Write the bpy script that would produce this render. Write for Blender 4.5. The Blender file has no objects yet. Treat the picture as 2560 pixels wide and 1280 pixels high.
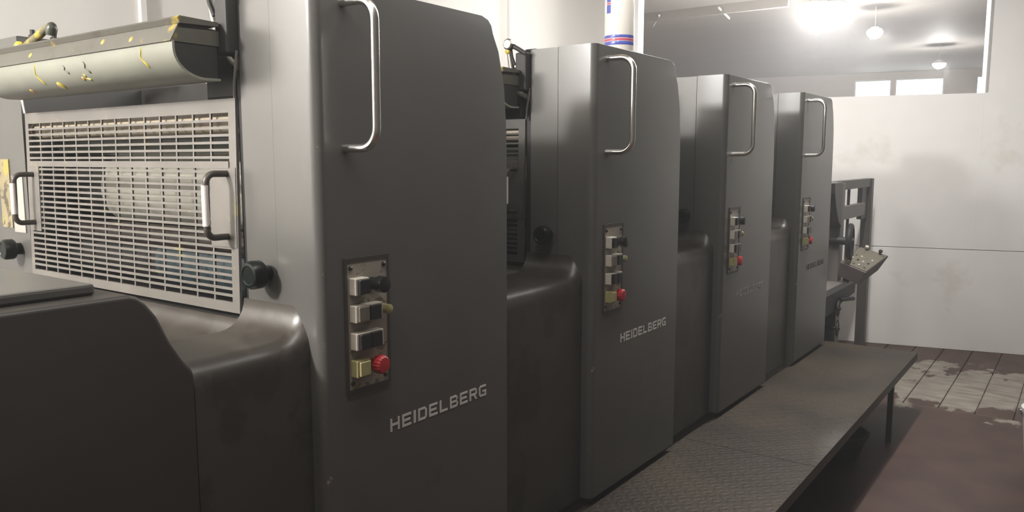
import bpy, bmesh, math, random
from mathutils import Vector, Matrix
random.seed(7)
PI = math.pi
C = bpy.context.scene.collection
SC = bpy.context.scene

# ------------------------------------------------------------------ camera
CAMZ = 1.71
cam_d = bpy.data.cameras.new('camera')
cam = bpy.data.objects.new('camera', cam_d)
C.objects.link(cam)
cam_d.sensor_width = 36.0
cam_d.lens = 36.0 * 1988.0 / 2560.0
cam_d.clip_start = 0.05
cam_d.clip_end = 200
cam.location = (0, 0, CAMZ)
cam.rotation_euler = (math.radians(90 - 6.9), 0, math.radians(35.8))
SC.camera = cam
SC.cycles.adaptive_threshold = 0.06
SC.cycles.max_bounces = 5
SC.cycles.diffuse_bounces = 3
SC.cycles.glossy_bounces = 2
SC.cycles.transmission_bounces = 2
SC.cycles.caustics_reflective = False
SC.cycles.caustics_refractive = False

# ------------------------------------------------------------------ view / world / main lights
SC.view_settings.view_transform = 'Standard'
SC.view_settings.look = 'None'
SC.view_settings.gamma = 1.0
SC.view_settings.use_curve_mapping = False
SC.view_settings.exposure = 0.0
world = bpy.data.worlds.new('overcast_sky')
SC.world = world
world.use_nodes = True
bg = world.node_tree.nodes['Background']
bg.inputs[0].default_value = (0.95, 0.98, 1.0, 1)
bg.inputs[1].default_value = 3.0

LAMP_POWER = 930.0        # the room's own ceiling lamp behind the camera
HALL_LAMP = 560.0          # emission of the hall's lamps
FILL_X = -1.0
FILL_Z = 2.92
FAR_FILL = 92.0  # unseen fill tube added to light the back wall
FILL_POWER = 11.5          # unseen fill tubes added for the tower sides
PRESS_FILL = 32.0        # unseen fill lamp added for the back wall


def lamp_light(name, loc, radius, power, color=(1, 0.985, 0.965)):
    d = bpy.data.lights.new(name, 'POINT')
    d.shadow_soft_size = radius
    d.energy = power
    d.color = color
    o = bpy.data.objects.new(name, d)
    C.objects.link(o)
    o.location = loc
    return o


# ------------------------------------------------------------------ colour / material helpers
def lin(r, g, b):
    def f(c):
        c /= 255.0
        return c / 12.92 if c <= 0.04045 else ((c + 0.055) / 1.055) ** 2.4
    return (f(r), f(g), f(b), 1.0)


def new_mat(name):
    m = bpy.data.materials.new(name)
    m.use_nodes = True
    nt = m.node_tree
    b = nt.nodes['Principled BSDF']
    return m, nt, b


def N(nt, t, **kw):
    n = nt.nodes.new(t)
    for k, v in kw.items():
        setattr(n, k, v)
    return n


def mat(name, col, rough=0.5, metal=0.0, spec=0.5, vary=0.0, scale=6.0, bump=0.0, bscale=80.0, coat=0.0,
        rvary=0.0, stretch=(1, 1, 1)):
    m, nt, b = new_mat(name)
    b.inputs['Roughness'].default_value = rough
    b.inputs['Metallic'].default_value = metal
    b.inputs['Specular IOR Level'].default_value = spec
    b.inputs['Coat Weight'].default_value = coat
    b.inputs['Base Color'].default_value = col
    L = nt.links
    if vary or bump or rvary:
        tc = N(nt, 'ShaderNodeTexCoord')
        mp = N(nt, 'ShaderNodeMapping')
        mp.inputs['Scale'].default_value = stretch
        L.new(tc.outputs['Object'], mp.inputs['Vector'])
    if vary or rvary:
        nz = N(nt, 'ShaderNodeTexNoise')
        nz.inputs['Scale'].default_value = scale
        nz.inputs['Detail'].default_value = 6
        nz.inputs['Roughness'].default_value = 0.65
        L.new(mp.outputs[0], nz.inputs['Vector'])
    if vary:
        rp = N(nt, 'ShaderNodeValToRGB')
        c0 = tuple(max(0, c * (1 - vary)) for c in col[:3]) + (1,)
        c1 = tuple(min(1, c * (1 + vary)) for c in col[:3]) + (1,)
        rp.color_ramp.elements[0].position = 0.3
        rp.color_ramp.elements[0].color = c0
        rp.color_ramp.elements[1].position = 0.7
        rp.color_ramp.elements[1].color = c1
        L.new(nz.outputs['Fac'], rp.inputs['Fac'])
        L.new(rp.outputs['Color'], b.inputs['Base Color'])
    if rvary:
        mr = N(nt, 'ShaderNodeMapRange')
        mr.inputs['To Min'].default_value = max(0.05, rough - rvary)
        mr.inputs['To Max'].default_value = min(1, rough + rvary)
        L.new(nz.outputs['Fac'], mr.inputs['Value'])
        L.new(mr.outputs[0], b.inputs['Roughness'])
    if bump:
        n2 = N(nt, 'ShaderNodeTexNoise')
        n2.inputs['Scale'].default_value = bscale
        n2.inputs['Detail'].default_value = 4
        L.new(mp.outputs[0], n2.inputs['Vector'])
        bp = N(nt, 'ShaderNodeBump')
        bp.inputs['Strength'].default_value = bump
        bp.inputs['Distance'].default_value = 0.004
        L.new(n2.outputs['Fac'], bp.inputs['Height'])
        L.new(bp.outputs[0], b.inputs['Normal'])
    return m


def splat_mat(name, base, splat, thr=0.62, scale=9.0, rough=0.45, metal=0.0, stretch=(1, 1, 1), base_vary=0.15, splat2=None, spec=0.5):
    """base colour with irregular stains of a second (and third) colour"""
    m, nt, b = new_mat(name)
    L = nt.links
    b.inputs['Roughness'].default_value = rough
    b.inputs['Metallic'].default_value = metal
    b.inputs['Specular IOR Level'].default_value = spec
    tc = N(nt, 'ShaderNodeTexCoord')
    mp = N(nt, 'ShaderNodeMapping')
    mp.inputs['Scale'].default_value = stretch
    L.new(tc.outputs['Object'], mp.inputs['Vector'])
    n0 = N(nt, 'ShaderNodeTexNoise')
    n0.inputs['Scale'].default_value = 5
    n0.inputs['Detail'].default_value = 8
    L.new(mp.outputs[0], n0.inputs['Vector'])
    r0 = N(nt, 'ShaderNodeValToRGB')
    r0.color_ramp.elements[0].position = 0.3
    r0.color_ramp.elements[1].position = 0.7
    r0.color_ramp.elements[0].color = tuple(c * (1 - base_vary) for c in base[:3]) + (1,)
    r0.color_ramp.elements[1].color = tuple(min(1, c * (1 + base_vary)) for c in base[:3]) + (1,)
    L.new(n0.outputs['Fac'], r0.inputs['Fac'])
    out = r0.outputs['Color']
    for i, (sc_, col) in enumerate([(scale, splat)] + ([(scale * 0.6, splat2)] if splat2 else [])):
        n1 = N(nt, 'ShaderNodeTexNoise')
        n1.inputs['Scale'].default_value = sc_
        n1.inputs['Detail'].default_value = 5
        n1.inputs['Roughness'].default_value = 0.6
        off = N(nt, 'ShaderNodeVectorMath', operation='ADD')
        off.inputs[1].default_value = (3.1 * (i + 1), 7.7 * i, 1.3)
        L.new(mp.outputs[0], off.inputs[0])
        L.new(off.outputs[0], n1.inputs['Vector'])
        r1 = N(nt, 'ShaderNodeValToRGB')
        r1.color_ramp.elements[0].position = thr
        r1.color_ramp.elements[0].color = (0, 0, 0, 1)
        r1.color_ramp.elements[1].position = thr + 0.05
        r1.color_ramp.elements[1].color = (1, 1, 1, 1)
        L.new(n1.outputs['Fac'], r1.inputs['Fac'])
        mx = N(nt, 'ShaderNodeMix', data_type='RGBA')
        mx.inputs['B'].default_value = col
        L.new(r1.outputs['Color'], mx.inputs['Factor'])
        L.new(out, mx.inputs['A'])
        out = mx.outputs['Result']
    L.new(out, b.inputs['Base Color'])
    return m


def emit_mat(name, col, strength):
    m, nt, b = new_mat(name)
    b.inputs['Base Color'].default_value = col
    b.inputs['Emission Color'].default_value = col
    b.inputs['Emission Strength'].default_value = strength
    return m


# ---- materials
M = {}
M['paint'] = splat_mat('press_grey_paint', lin(84, 82, 78), lin(76, 70, 63), thr=0.66, scale=3.0, rough=0.30, base_vary=0.06, spec=0.8)
def edge_worn(m):
    """chipped paint along the tower's front vertical edge (local x = y = 0)"""
    nt = m.node_tree
    L = nt.links
    b = nt.nodes['Principled BSDF']
    src = b.inputs['Base Color'].links[0].from_socket
    tc = N(nt, 'ShaderNodeTexCoord')
    mp = N(nt, 'ShaderNodeMapping')
    mp.inputs['Scale'].default_value = (1, 1, 0)
    L.new(tc.outputs['Object'], mp.inputs['Vector'])
    ln = N(nt, 'ShaderNodeVectorMath', operation='LENGTH')
    L.new(mp.outputs[0], ln.inputs[0])
    nz = N(nt, 'ShaderNodeTexNoise')
    nz.inputs['Scale'].default_value = 16
    nz.inputs['Detail'].default_value = 5
    nz.inputs['Roughness'].default_value = 0.7
    L.new(tc.outputs['Object'], nz.inputs['Vector'])
    mul = N(nt, 'ShaderNodeMath', operation='MULTIPLY_ADD')
    mul.inputs[1].default_value = -7.0
    L.new(ln.outputs['Value'], mul.inputs[0])
    L.new(nz.outputs['Fac'], mul.inputs[2])
    rp = N(nt, 'ShaderNodeValToRGB')
    rp.color_ramp.elements[0].position = 0.53
    rp.color_ramp.elements[0].color = (0, 0, 0, 1)
    rp.color_ramp.elements[1].position = 0.56
    rp.color_ramp.elements[1].color = (1, 1, 1, 1)
    L.new(mul.outputs[0], rp.inputs['Fac'])
    mx = N(nt, 'ShaderNodeMix', data_type='RGBA')
    mx.inputs['B'].default_value = lin(150, 142, 130)
    L.new(rp.outputs['Color'], mx.inputs['Factor'])
    L.new(src, mx.inputs['A'])
    L.new(mx.outputs['Result'], b.inputs['Base Color'])
    return m


M['paint_cover'] = edge_worn(splat_mat('press_cover_paint', lin(84, 82, 78), lin(76, 70, 63), thr=0.66, scale=3.0, rough=0.30, base_vary=0.06, spec=0.8))
M['paint_deck'] = splat_mat('press_grimy_deck_paint', lin(61, 56, 50), lin(50, 44, 38), thr=0.52, scale=5.0, rough=0.36, base_vary=0.12, spec=0.6)  # darker and browner than the covers, with irregular darker blotches
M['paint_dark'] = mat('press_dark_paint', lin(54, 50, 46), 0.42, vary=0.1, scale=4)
M['inner'] = mat('inner_dark_steel', lin(40, 37, 34), 0.6, vary=0.25, scale=14)
M['black'] = mat('black_plastic', lin(30, 29, 28), 0.35)
M['rubber'] = mat('black_rubber', lin(26, 24, 23), 0.6)
M['chrome'] = mat('polished_chrome', lin(225, 222, 216), 0.22, metal=1.0)
M['steel'] = mat('worn_steel', lin(150, 146, 138), 0.38, metal=0.85, vary=0.15, scale=20)
M['grate'] = splat_mat('grate_grey_paint', lin(112, 107, 101), lin(128, 121, 96), thr=0.62, scale=16, rough=0.45)
M['grate_dirty'] = mat('grate_grimy_paint', lin(66, 62, 58), 0.5, vary=0.2, scale=14)  # darker grate copy: shade on the farther units put into the colour
M['duct'] = splat_mat('ink_duct_sheet', lin(134, 134, 121), lin(172, 156, 60), thr=0.70, scale=11, rough=0.42, stretch=(1, 1, 0.6), splat2=lin(112, 112, 99))
M['duct_top'] = splat_mat('ink_duct_top', lin(82, 79, 70), lin(140, 122, 48), thr=0.64, scale=12, rough=0.5, splat2=lin(72, 66, 56))
M['ink_lever'] = splat_mat('ink_stained_lever', lin(112, 104, 74), lin(176, 156, 58), thr=0.5, scale=22, rough=0.4)
M['ink'] = mat('yellow_ink', lin(204, 180, 62), 0.3, vary=0.15, scale=40)
M['ink2'] = mat('orange_ink', lin(196, 150, 66), 0.3, vary=0.15, scale=40)
M['cream'] = mat('cream_plate', lin(176, 172, 158), 0.5, vary=0.06, scale=8, stretch=(1, 6, 6))
M['cream_roll'] = splat_mat('ink_roller_beige', lin(158, 146, 126), lin(186, 158, 56), thr=0.62, scale=10, rough=0.4)
M['green_roll'] = mat('ink_roller_green', lin(62, 64, 53), 0.35, vary=0.25, scale=30)
M['brown_roll'] = mat('ink_roller_brown', lin(58, 48, 45), 0.35, vary=0.2, scale=12)
M['blue_roll'] = mat('blanket_cylinder_blue', lin(64, 77, 81), 0.35, vary=0.2, scale=7)
M['knob'] = mat('dark_green_knob', lin(9, 15, 12), 0.35, spec=0.35)
M['white_worn'] = splat_mat('worn_white_paint', lin(214, 208, 200), lin(52, 47, 42), thr=0.63, scale=22, rough=0.45)
M['handle_dark'] = mat('dark_handle_paint', lin(66, 60, 53), 0.4, vary=0.2, scale=30)
M['panel'] = splat_mat('control_panel_plate', lin(158, 150, 138), lin(110, 98, 82), thr=0.58, scale=26, rough=0.4, splat2=lin(136, 124, 66))
M['panel_rim'] = mat('control_panel_rim', lin(64, 58, 53), 0.45)
M['btn_black'] = mat('button_black', lin(40, 36, 38), 0.3)
M['btn_white'] = mat('button_ivory', lin(206, 198, 184), 0.35)
M['btn_yellow'] = mat('button_olive_yellow', lin(166, 158, 112), 0.35)
M['btn_grey'] = mat('button_grey', lin(118, 110, 100), 0.35)
M['red'] = mat('button_red', lin(176, 40, 44), 0.35)
M['letter'] = mat('letter_silver', lin(225, 221, 214), 0.45, metal=0.2)
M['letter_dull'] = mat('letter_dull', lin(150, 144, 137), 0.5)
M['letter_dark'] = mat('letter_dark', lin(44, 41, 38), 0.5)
M['wall'] = splat_mat('white_wall_panel', lin(238, 235, 231), lin(229, 224, 217), thr=0.60, scale=0.9, rough=0.55, base_vary=0.02)
M['wall_left'] = mat('white_wall_left', lin(234, 230, 224), 0.7, vary=0.02, scale=0.7)
M['joint'] = mat('wall_joint_dark', lin(150, 144, 138), 0.8)
M['ceiling'] = mat('ceiling_white', lin(220, 216, 208), 0.8, vary=0.03, scale=1)
M['hall_ceiling'] = mat('hall_ceiling_grey', lin(172, 168, 162), 0.7, vary=0.05, scale=0.8)
M['hall_wall'] = mat('hall_wall_beige', lin(190, 180, 168), 0.7, vary=0.05, scale=1)
M['side_wall'] = mat('grey_side_wall', lin(62, 58, 54), 0.8, vary=0.05, scale=1)
M['lamp_body'] = mat('lamp_white_enamel', lin(225, 225, 222), 0.4)
M['lamp_glow'] = emit_mat('lamp_glow', (1.0, 0.98, 0.95, 1), HALL_LAMP)
M['lamp_room'] = emit_mat('room_lamp_glow', (1.0, 0.96, 0.9, 1), 12.0)
M['lamp_room'].cycles.emission_sampling = 'NONE'    # the lamps' own light objects do the lighting
M['frame_white'] = mat('window_frame_white', lin(200, 198, 194), 0.5)
M['conduit'] = mat('conduit_white', lin(236, 232, 226), 0.4)
M['can'] = mat('can_white', lin(232, 226, 216), 0.18, coat=0.5)
M['can_blue'] = mat('can_blue', lin(88, 96, 178), 0.2, coat=0.5)
M['can_red'] = mat('can_red', lin(206, 92, 112), 0.2, coat=0.5)
M['can_rim'] = mat('can_rim', lin(220, 222, 224), 0.22, metal=0.9)
M['barrel'] = mat('white_plastic', lin(236, 236, 232), 0.35)
M['sign'] = splat_mat('label_plate_yellow', lin(146, 134, 102), lin(84, 76, 60), thr=0.52, scale=20, rough=0.4, splat2=lin(158, 146, 74))
M['sign_white'] = splat_mat('label_strip_white', lin(166, 160, 151), lin(100, 92, 82), thr=0.64, scale=24, rough=0.4)
M['feeder'] = mat('feeder_grey_paint', lin(70, 66, 63), 0.45, vary=0.1, scale=5)
M['feeder_light'] = mat('feeder_light_paint', lin(108, 103, 99), 0.45, vary=0.08, scale=5)
M['console'] = mat('console_brown_grey', lin(92, 82, 79), 0.5, vary=0.12, scale=9)
M['console_top'] = splat_mat('console_top_worn', lin(112, 107, 92), lin(72, 69, 60), thr=0.6, scale=16, rough=0.5)


def glass_mat():
    m, nt, b = new_mat('window_glass')
    out = nt.nodes['Material Output']
    tr = N(nt, 'ShaderNodeBsdfTransparent')
    gl = N(nt, 'ShaderNodeBsdfGlossy')
    gl.inputs['Roughness'].default_value = 0.05
    mx = N(nt, 'ShaderNodeMixShader')
    mx.inputs[0].default_value = 0.06
    nt.links.new(tr.outputs[0], mx.inputs[1])
    nt.links.new(gl.outputs[0], mx.inputs[2])
    nt.links.new(mx.outputs[0], out.inputs[0])
    return m


M['glass'] = glass_mat()


def floor_mat():
    m, nt, b = new_mat('worn_red_floor_paint')
    L = nt.links
    geo = N(nt, 'ShaderNodeNewGeometry')
    sep = N(nt, 'ShaderNodeSeparateXYZ')
    L.new(geo.outputs['Position'], sep.inputs[0])
    # bare concrete colour
    mp = N(nt, 'ShaderNodeMapping')
    mp.inputs['Scale'].default_value = (3, 9, 3)
    L.new(geo.outputs['Position'], mp.inputs['Vector'])
    n1 = N(nt, 'ShaderNodeTexNoise')
    n1.inputs['Scale'].default_value = 1.6
    n1.inputs['Detail'].default_value = 8
    L.new(mp.outputs[0], n1.inputs['Vector'])
    r1 = N(nt, 'ShaderNodeValToRGB')
    r1.color_ramp.elements[0].position = 0.35
    r1.color_ramp.elements[0].color = lin(120, 112, 102)
    r1.color_ramp.elements[1].position = 0.65
    r1.color_ramp.elements[1].color = lin(152, 144, 132)
    L.new(n1.outputs['Fac'], r1.inputs['Fac'])
    # red-brown paint, worn off in patches near the far wall
    n2 = N(nt, 'ShaderNodeTexNoise')
    n2.inputs['Scale'].default_value = 1.5
    n2.inputs['Detail'].default_value = 7
    n2.inputs['Roughness'].default_value = 0.6
    mp2 = N(nt, 'ShaderNodeMapping')
    mp2.inputs['Scale'].default_value = (2.6, 1.7, 1)
    mp2.inputs['Location'].default_value = (4.3, 1.7, 0)
    L.new(geo.outputs['Position'], mp2.inputs['Vector'])
    L.new(mp2.outputs[0], n2.inputs['Vector'])
    # worn zone centre at y = 6.7
    d = N(nt, 'ShaderNodeMath', operation='SUBTRACT')
    d.inputs[1].default_value = 6.75
    L.new(sep.outputs['Y'], d.inputs[0])
    a = N(nt, 'ShaderNodeMath', operation='ABSOLUTE')
    L.new(d.outputs[0], a.inputs[0])
    mr = N(nt, 'ShaderNodeMapRange')
    mr.inputs['From Min'].default_value = 0.25
    mr.inputs['From Max'].default_value = 1.5
    mr.inputs['To Min'].default_value = -0.13
    mr.inputs['To Max'].default_value = 0.36
    L.new(a.outputs[0], mr.inputs['Value'])
    ad = N(nt, 'ShaderNodeMath', operation='ADD')
    L.new(n2.outputs['Fac'], ad.inputs[0])
    L.new(mr.outputs[0], ad.inputs[1])
    r2 = N(nt, 'ShaderNodeValToRGB')
    r2.color_ramp.elements[0].position = 0.49
    r2.color_ramp.elements[0].color = (0, 0, 0, 1)
    r2.color_ramp.elements[1].position = 0.53
    r2.color_ramp.elements[1].color = (1, 1, 1, 1)
    L.new(ad.outputs[0], r2.inputs['Fac'])
    n3 = N(nt, 'ShaderNodeTexNoise')
    n3.inputs['Scale'].default_value = 4
    n3.inputs['Detail'].default_value = 6
    L.new(geo.outputs['Position'], n3.inputs['Vector'])
    r3 = N(nt, 'ShaderNodeValToRGB')
    r3.color_ramp.elements[0].position = 0.3
    r3.color_ramp.elements[0].color = lin(62, 42, 35)
    r3.color_ramp.elements[1].position = 0.7
    r3.color_ramp.elements[1].color = lin(80, 56, 48)
    L.new(n3.outputs['Fac'], r3.inputs['Fac'])
    mx = N(nt, 'ShaderNodeMix', data_type='RGBA')
    L.new(r2.outputs['Color'], mx.inputs['Factor'])
    L.new(r1.outputs['Color'], mx.inputs['A'])
    L.new(r3.outputs['Color'], mx.inputs['B'])
    L.new(mx.outputs['Result'], b.inputs['Base Color'])
    b.inputs['Roughness'].default_value = 0.55
    bp = N(nt, 'ShaderNodeBump')
    bp.inputs['Strength'].default_value = 0.25
    bp.inputs['Distance'].default_value = 0.004
    L.new(n1.outputs['Fac'], bp.inputs['Height'])
    L.new(bp.outputs[0], b.inputs['Normal'])
    return m


M['floor'] = floor_mat()


def tread_mat():
    """oily steel tread plate: fine relief of diamond lugs"""
    m, nt, b = new_mat('tread_plate_steel')
    L = nt.links
    tc = N(nt, 'ShaderNodeTexCoord')
    outs = []
    for ang, off in ((45, 0.0), (-45, 0.5)):
        mp = N(nt, 'ShaderNodeMapping', vector_type='TEXTURE')
        mp.inputs['Rotation'].default_value = (0, 0, math.radians(ang))
        mp.inputs['Scale'].default_value = (0.030, 0.060, 1)
        mp.inputs['Location'].default_value = (off * 0.03, off * 0.03, 0)
        L.new(tc.outputs['Object'], mp.inputs['Vector'])
        v = N(nt, 'ShaderNodeTexVoronoi', voronoi_dimensions='2D')
        v.inputs['Scale'].default_value = 1.0
        v.inputs['Randomness'].default_value = 0.0
        L.new(mp.outputs[0], v.inputs['Vector'])
        r = N(nt, 'ShaderNodeMapRange')
        r.inputs['From Min'].default_value = 0.18
        r.inputs['From Max'].default_value = 0.34
        r.inputs['To Min'].default_value = 1
        r.inputs['To Max'].default_value = 0
        L.new(v.outputs['Distance'], r.inputs['Value'])
        outs.append(r.outputs[0])
    mxm = N(nt, 'ShaderNodeMath', operation='MAXIMUM')
    L.new(outs[0], mxm.inputs[0])
    L.new(outs[1], mxm.inputs[1])
    bp = N(nt, 'ShaderNodeBump')
    bp.inputs['Strength'].default_value = 0.4
    bp.inputs['Distance'].default_value = 0.003
    L.new(mxm.outputs[0], bp.inputs['Height'])
    L.new(bp.outputs[0], b.inputs['Normal'])
    nz = N(nt, 'ShaderNodeTexNoise')
    nz.inputs['Scale'].default_value = 2.2
    nz.inputs['Detail'].default_value = 7
    L.new(tc.outputs['Object'], nz.inputs['Vector'])
    rp = N(nt, 'ShaderNodeValToRGB')
    rp.color_ramp.elements[0].position = 0.32
    rp.color_ramp.elements[0].color = lin(46, 39, 32)
    rp.color_ramp.elements[1].position = 0.68
    rp.color_ramp.elements[1].color = lin(68, 58, 46)
    L.new(nz.outputs['Fac'], rp.inputs['Fac'])
    L.new(rp.outputs['Color'], b.inputs['Base Color'])
    b.inputs['Metallic'].default_value = 0.1
    b.inputs['Roughness'].default_value = 0.55
    b.inputs['Specular IOR Level'].default_value = 0.35
    return m


M['tread'] = tread_mat()


# ------------------------------------------------------------------ mesh helpers
class MB:
    def __init__(self):
        self.v = []
        self.f = []

    def add(self, vs, fs):
        b = len(self.v)
        self.v += [tuple(p) for p in vs]
        self.f += [tuple(b + i for i in f) for f in fs]
        return self

    def box(self, x0, x1, y0, y1, z0, z1):
        vs = [(x, y, z) for z in (z0, z1) for y in (y0, y1) for x in (x0, x1)]
        fs = [(0, 2, 3, 1), (4, 5, 7, 6), (0, 1, 5, 4), (2, 6, 7, 3), (0, 4, 6, 2), (1, 3, 7, 5)]
        return self.add(vs, fs)

    def prism(self, pts, a0, a1, axis='x'):
        """closed polygon extruded along an axis; pts are (y,z), (x,z) or (x,y)"""
        n = len(pts)

        def P3(p, a):
            if axis == 'x':
                return (a, p[0], p[1])
            if axis == 'y':
                return (p[0], a, p[1])
            return (p[0], p[1], a)
        vs = [P3(p, a0) for p in pts] + [P3(p, a1) for p in pts]
        fs = [tuple(range(n)), tuple(range(2 * n - 1, n - 1, -1))]
        for i in range(n):
            j = (i + 1) % n
            fs.append((i, i + n, j + n, j))
        return self.add(vs, fs)

    def cyl(self, p0, p1, r0, r1=None, seg=20, cap=True):
        r1 = r0 if r1 is None else r1
        p0, p1 = Vector(p0), Vector(p1)
        d = (p1 - p0).normalized()
        u = d.orthogonal().normalized()
        w = d.cross(u)
        vs, fs = [], []
        for p, r in ((p0, r0), (p1, r1)):
            for i in range(seg):
                a = 2 * PI * i / seg
                vs.append(p + (u * math.cos(a) + w * math.sin(a)) * r)
        for i in range(seg):
            j = (i + 1) % seg
            fs.append((i, j, j + seg, i + seg))
        if cap:
            fs.append(tuple(range(seg - 1, -1, -1)))
            fs.append(tuple(range(seg, 2 * seg)))
        return self.add(vs, fs)

    def lathe(self, p0, d, prof, seg=28, flute=0.0):
        """prof = [(distance along d, radius)...]"""
        p0, d = Vector(p0), Vector(d).normalized()
        u = d.orthogonal().normalized()
        w = d.cross(u)
        vs, fs = [], []
        for t, r in prof:
            for i in range(seg):
                a = 2 * PI * i / seg
                rr = r * (1 - (flute if i % 2 else 0))
                vs.append(p0 + d * t + (u * math.cos(a) + w * math.sin(a)) * rr)
        for k in range(len(prof) - 1):
            for i in range(seg):
                j = (i + 1) % seg
                fs.append((k * seg + i, k * seg + j, (k + 1) * seg + j, (k + 1) * seg + i))
        fs.append(tuple(range(seg - 1, -1, -1)))
        fs.append(tuple(range((len(prof) - 1) * seg, len(prof) * seg)))
        return self.add(vs, fs)

    def tube(self, pts, r, seg=10):
        pts = [Vector(p) for p in pts]
        n = len(pts)
        vs, fs = [], []
        up = None
        for k in range(n):
            t = (pts[min(k + 1, n - 1)] - pts[max(k - 1, 0)]).normalized()
            if up is None:
                up = t.orthogonal().normalized()
            up = (up - t * up.dot(t)).normalized()
            w = t.cross(up)
            rr = r[k] if isinstance(r, (list, tuple)) else r
            for i in range(seg):
                a = 2 * PI * i / seg
                vs.append(pts[k] + (up * math.cos(a) + w * math.sin(a)) * rr)
        for k in range(n - 1):
            for i in range(seg):
                j = (i + 1) % seg
                fs.append((k * seg + i, k * seg + j, (k + 1) * seg + j, (k + 1) * seg + i))
        fs.append(tuple(range(seg - 1, -1, -1)))
        fs.append(tuple(range((n - 1) * seg, n * seg)))
        return self.add(vs, fs)

    def build(self, name, m, parent=None, origin=(0, 0, 0), smooth=None, bevel=None, seg=2, edges=None, loc=None, angle=35):
        o3 = Vector(origin)
        me = bpy.data.meshes.new(name)
        me.from_pydata([tuple(Vector(p) - o3) for p in self.v], [], self.f)
        bm = bmesh.new()
        bm.from_mesh(me)
        bmesh.ops.recalc_face_normals(bm, faces=bm.faces)
        if edges:
            for pred, w, s in edges:
                es = [e for e in bm.edges if pred(e.verts[0].co + o3, e.verts[1].co + o3)]
                if es:
                    bmesh.ops.bevel(bm, geom=es, offset=w, segments=s, profile=0.5, affect='EDGES', clamp_overlap=True)
        if bevel:
            es = [e for e in bm.edges if len(e.link_faces) == 2 and e.calc_face_angle(0) > math.radians(angle)]
            bmesh.ops.bevel(bm, geom=es, offset=bevel, segments=seg, profile=0.5, affect='EDGES', clamp_overlap=True)
        bm.normal_update()
        bm.to_mesh(me)
        bm.free()
        if smooth is not None:
            for p in me.polygons:
                p.use_smooth = True
            try:
                me.set_sharp_from_angle(angle=math.radians(smooth))
            except Exception:
                pass
        me.materials.append(m)
        o = bpy.data.objects.new(name, me)
        C.objects.link(o)
        if parent:
            o.parent = parent
        if loc is not None:
            o.location = loc
        elif not parent:
            o.location = o3
        return o


def thing(name, label, cat, loc=(0, 0, 0), group=None):
    o = bpy.data.objects.new(name, None)
    o.empty_display_size = 0.1
    C.objects.link(o)
    o.location = loc
    o['label'] = label
    o['category'] = cat
    if group:
        o['group'] = group
    return o


def tag(o, label, cat, group=None):
    o['label'] = label
    o['category'] = cat
    if group:
        o['group'] = group
    return o


def struct(o, label=None):
    o['kind'] = 'structure'
    if label:
        o['label'] = label
    return o


def arc(cx, cy, r, a0, a1, n):
    return [(cx + r * math.cos(math.radians(a0 + (a1 - a0) * i / n)), cy + r * math.sin(math.radians(a0 + (a1 - a0) * i / n)))
            for i in range(n + 1)]


# ================================================================== THE SETTING
FX = -1.433                 # operator-side face of the towers
CEIL = 3.65
HC = 4.0                    # hall ceiling
# floor: base slab, and the narrow floor slabs whose joints show near the far wall
fl = struct(MB().box(-9.5, 4.2, -4.2, 25.6, -0.12, -0.012).build('floor', M['floor']), 'worn red-brown painted floor showing grey concrete near the wall')
slab_w, slab_l = 0.2225, 1.62
sm = None
xs = [-0.955 + slab_w * k for k in range(-2, 14)]
ys = [7.68 - slab_l]
for x in xs:
    for y in ys + [7.68]:
        L_ = slab_l if y < 7.6 else 0.9
        if sm is None or y > 7.6:
            me_o = MB().box(0.004, slab_w - 0.004, 0.004, L_ - 0.004, -0.012, 0.0).build('floor_slab', M['floor'], fl, bevel=0.002, seg=1)
            if y < 7.6:
                sm = me_o.data
            o = me_o
        else:
            o = bpy.data.objects.new('floor_slab', sm)
            C.objects.link(o)
            o.parent = fl
        o.location = (x, y, 0)
# continuing painted floor outside the slab field
MB().box(-9.5, -1.41, -4.2, 25.6, -0.012, -0.001).build('floor_screed', M['floor'], fl)
MB().box(-1.409, 4.2, -4.2, 7.68 - slab_l - .002, -0.012, 0.0).build('floor_screed', M['floor'], fl)
fl['label'] = 'worn red-brown painted floor with grey slabs bared near the wall'

# back wall: rotated about 13 degrees, with a wide opening above a low part
WANG = math.atan2(0.227, 0.974)
WP = (-1.507, 7.93, 0)
SL, SR = -2.327, 0.748      # opening edges along the wall
WB = MB()
WB.box(-2.9, 7.0, 0.01, 0.2, 0.0, 2.283)
WB.box(SR + 0.004, 7.0, 0.01, 0.2, 2.283, CEIL)
WB.box(-2.9, SL - 0.004, 0.01, 0.2, 2.283, CEIL)
WB.box(-3.2, 7.0, 0.01, 0.2, CEIL, HC)
wb = struct(WB.build('wall_back', M['joint'], loc=WP), 'white panelled end wall with a wide opening near the ceiling')
wb.rotation_euler.z = WANG
for (a, b, z0, z1) in ((-2.9, 7.0, 0.0, 0.911), (-2.9, SR, 0.916, 2.287), (SR, 7.0, 0.916, CEIL), (-2.9, SL, 2.287, CEIL)):
    MB().box(a, b, 0.0, 0.014 if z0 < 2 and b != SR else 0.21, z0, z1).build('wall_panel', M['wall'], wb, bevel=0.002, seg=1)
# jambs of the opening
MB().box(SR, SR + 0.03, 0.0, 0.23, 2.287, CEIL).build('jamb', M['wall'], wb, bevel=0.003, seg=1)
MB().box(SL - 0.035, SL, -0.012, 0.23, 2.287, CEIL).build('jamb', M['wall'], wb, bevel=0.003, seg=1)

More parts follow.
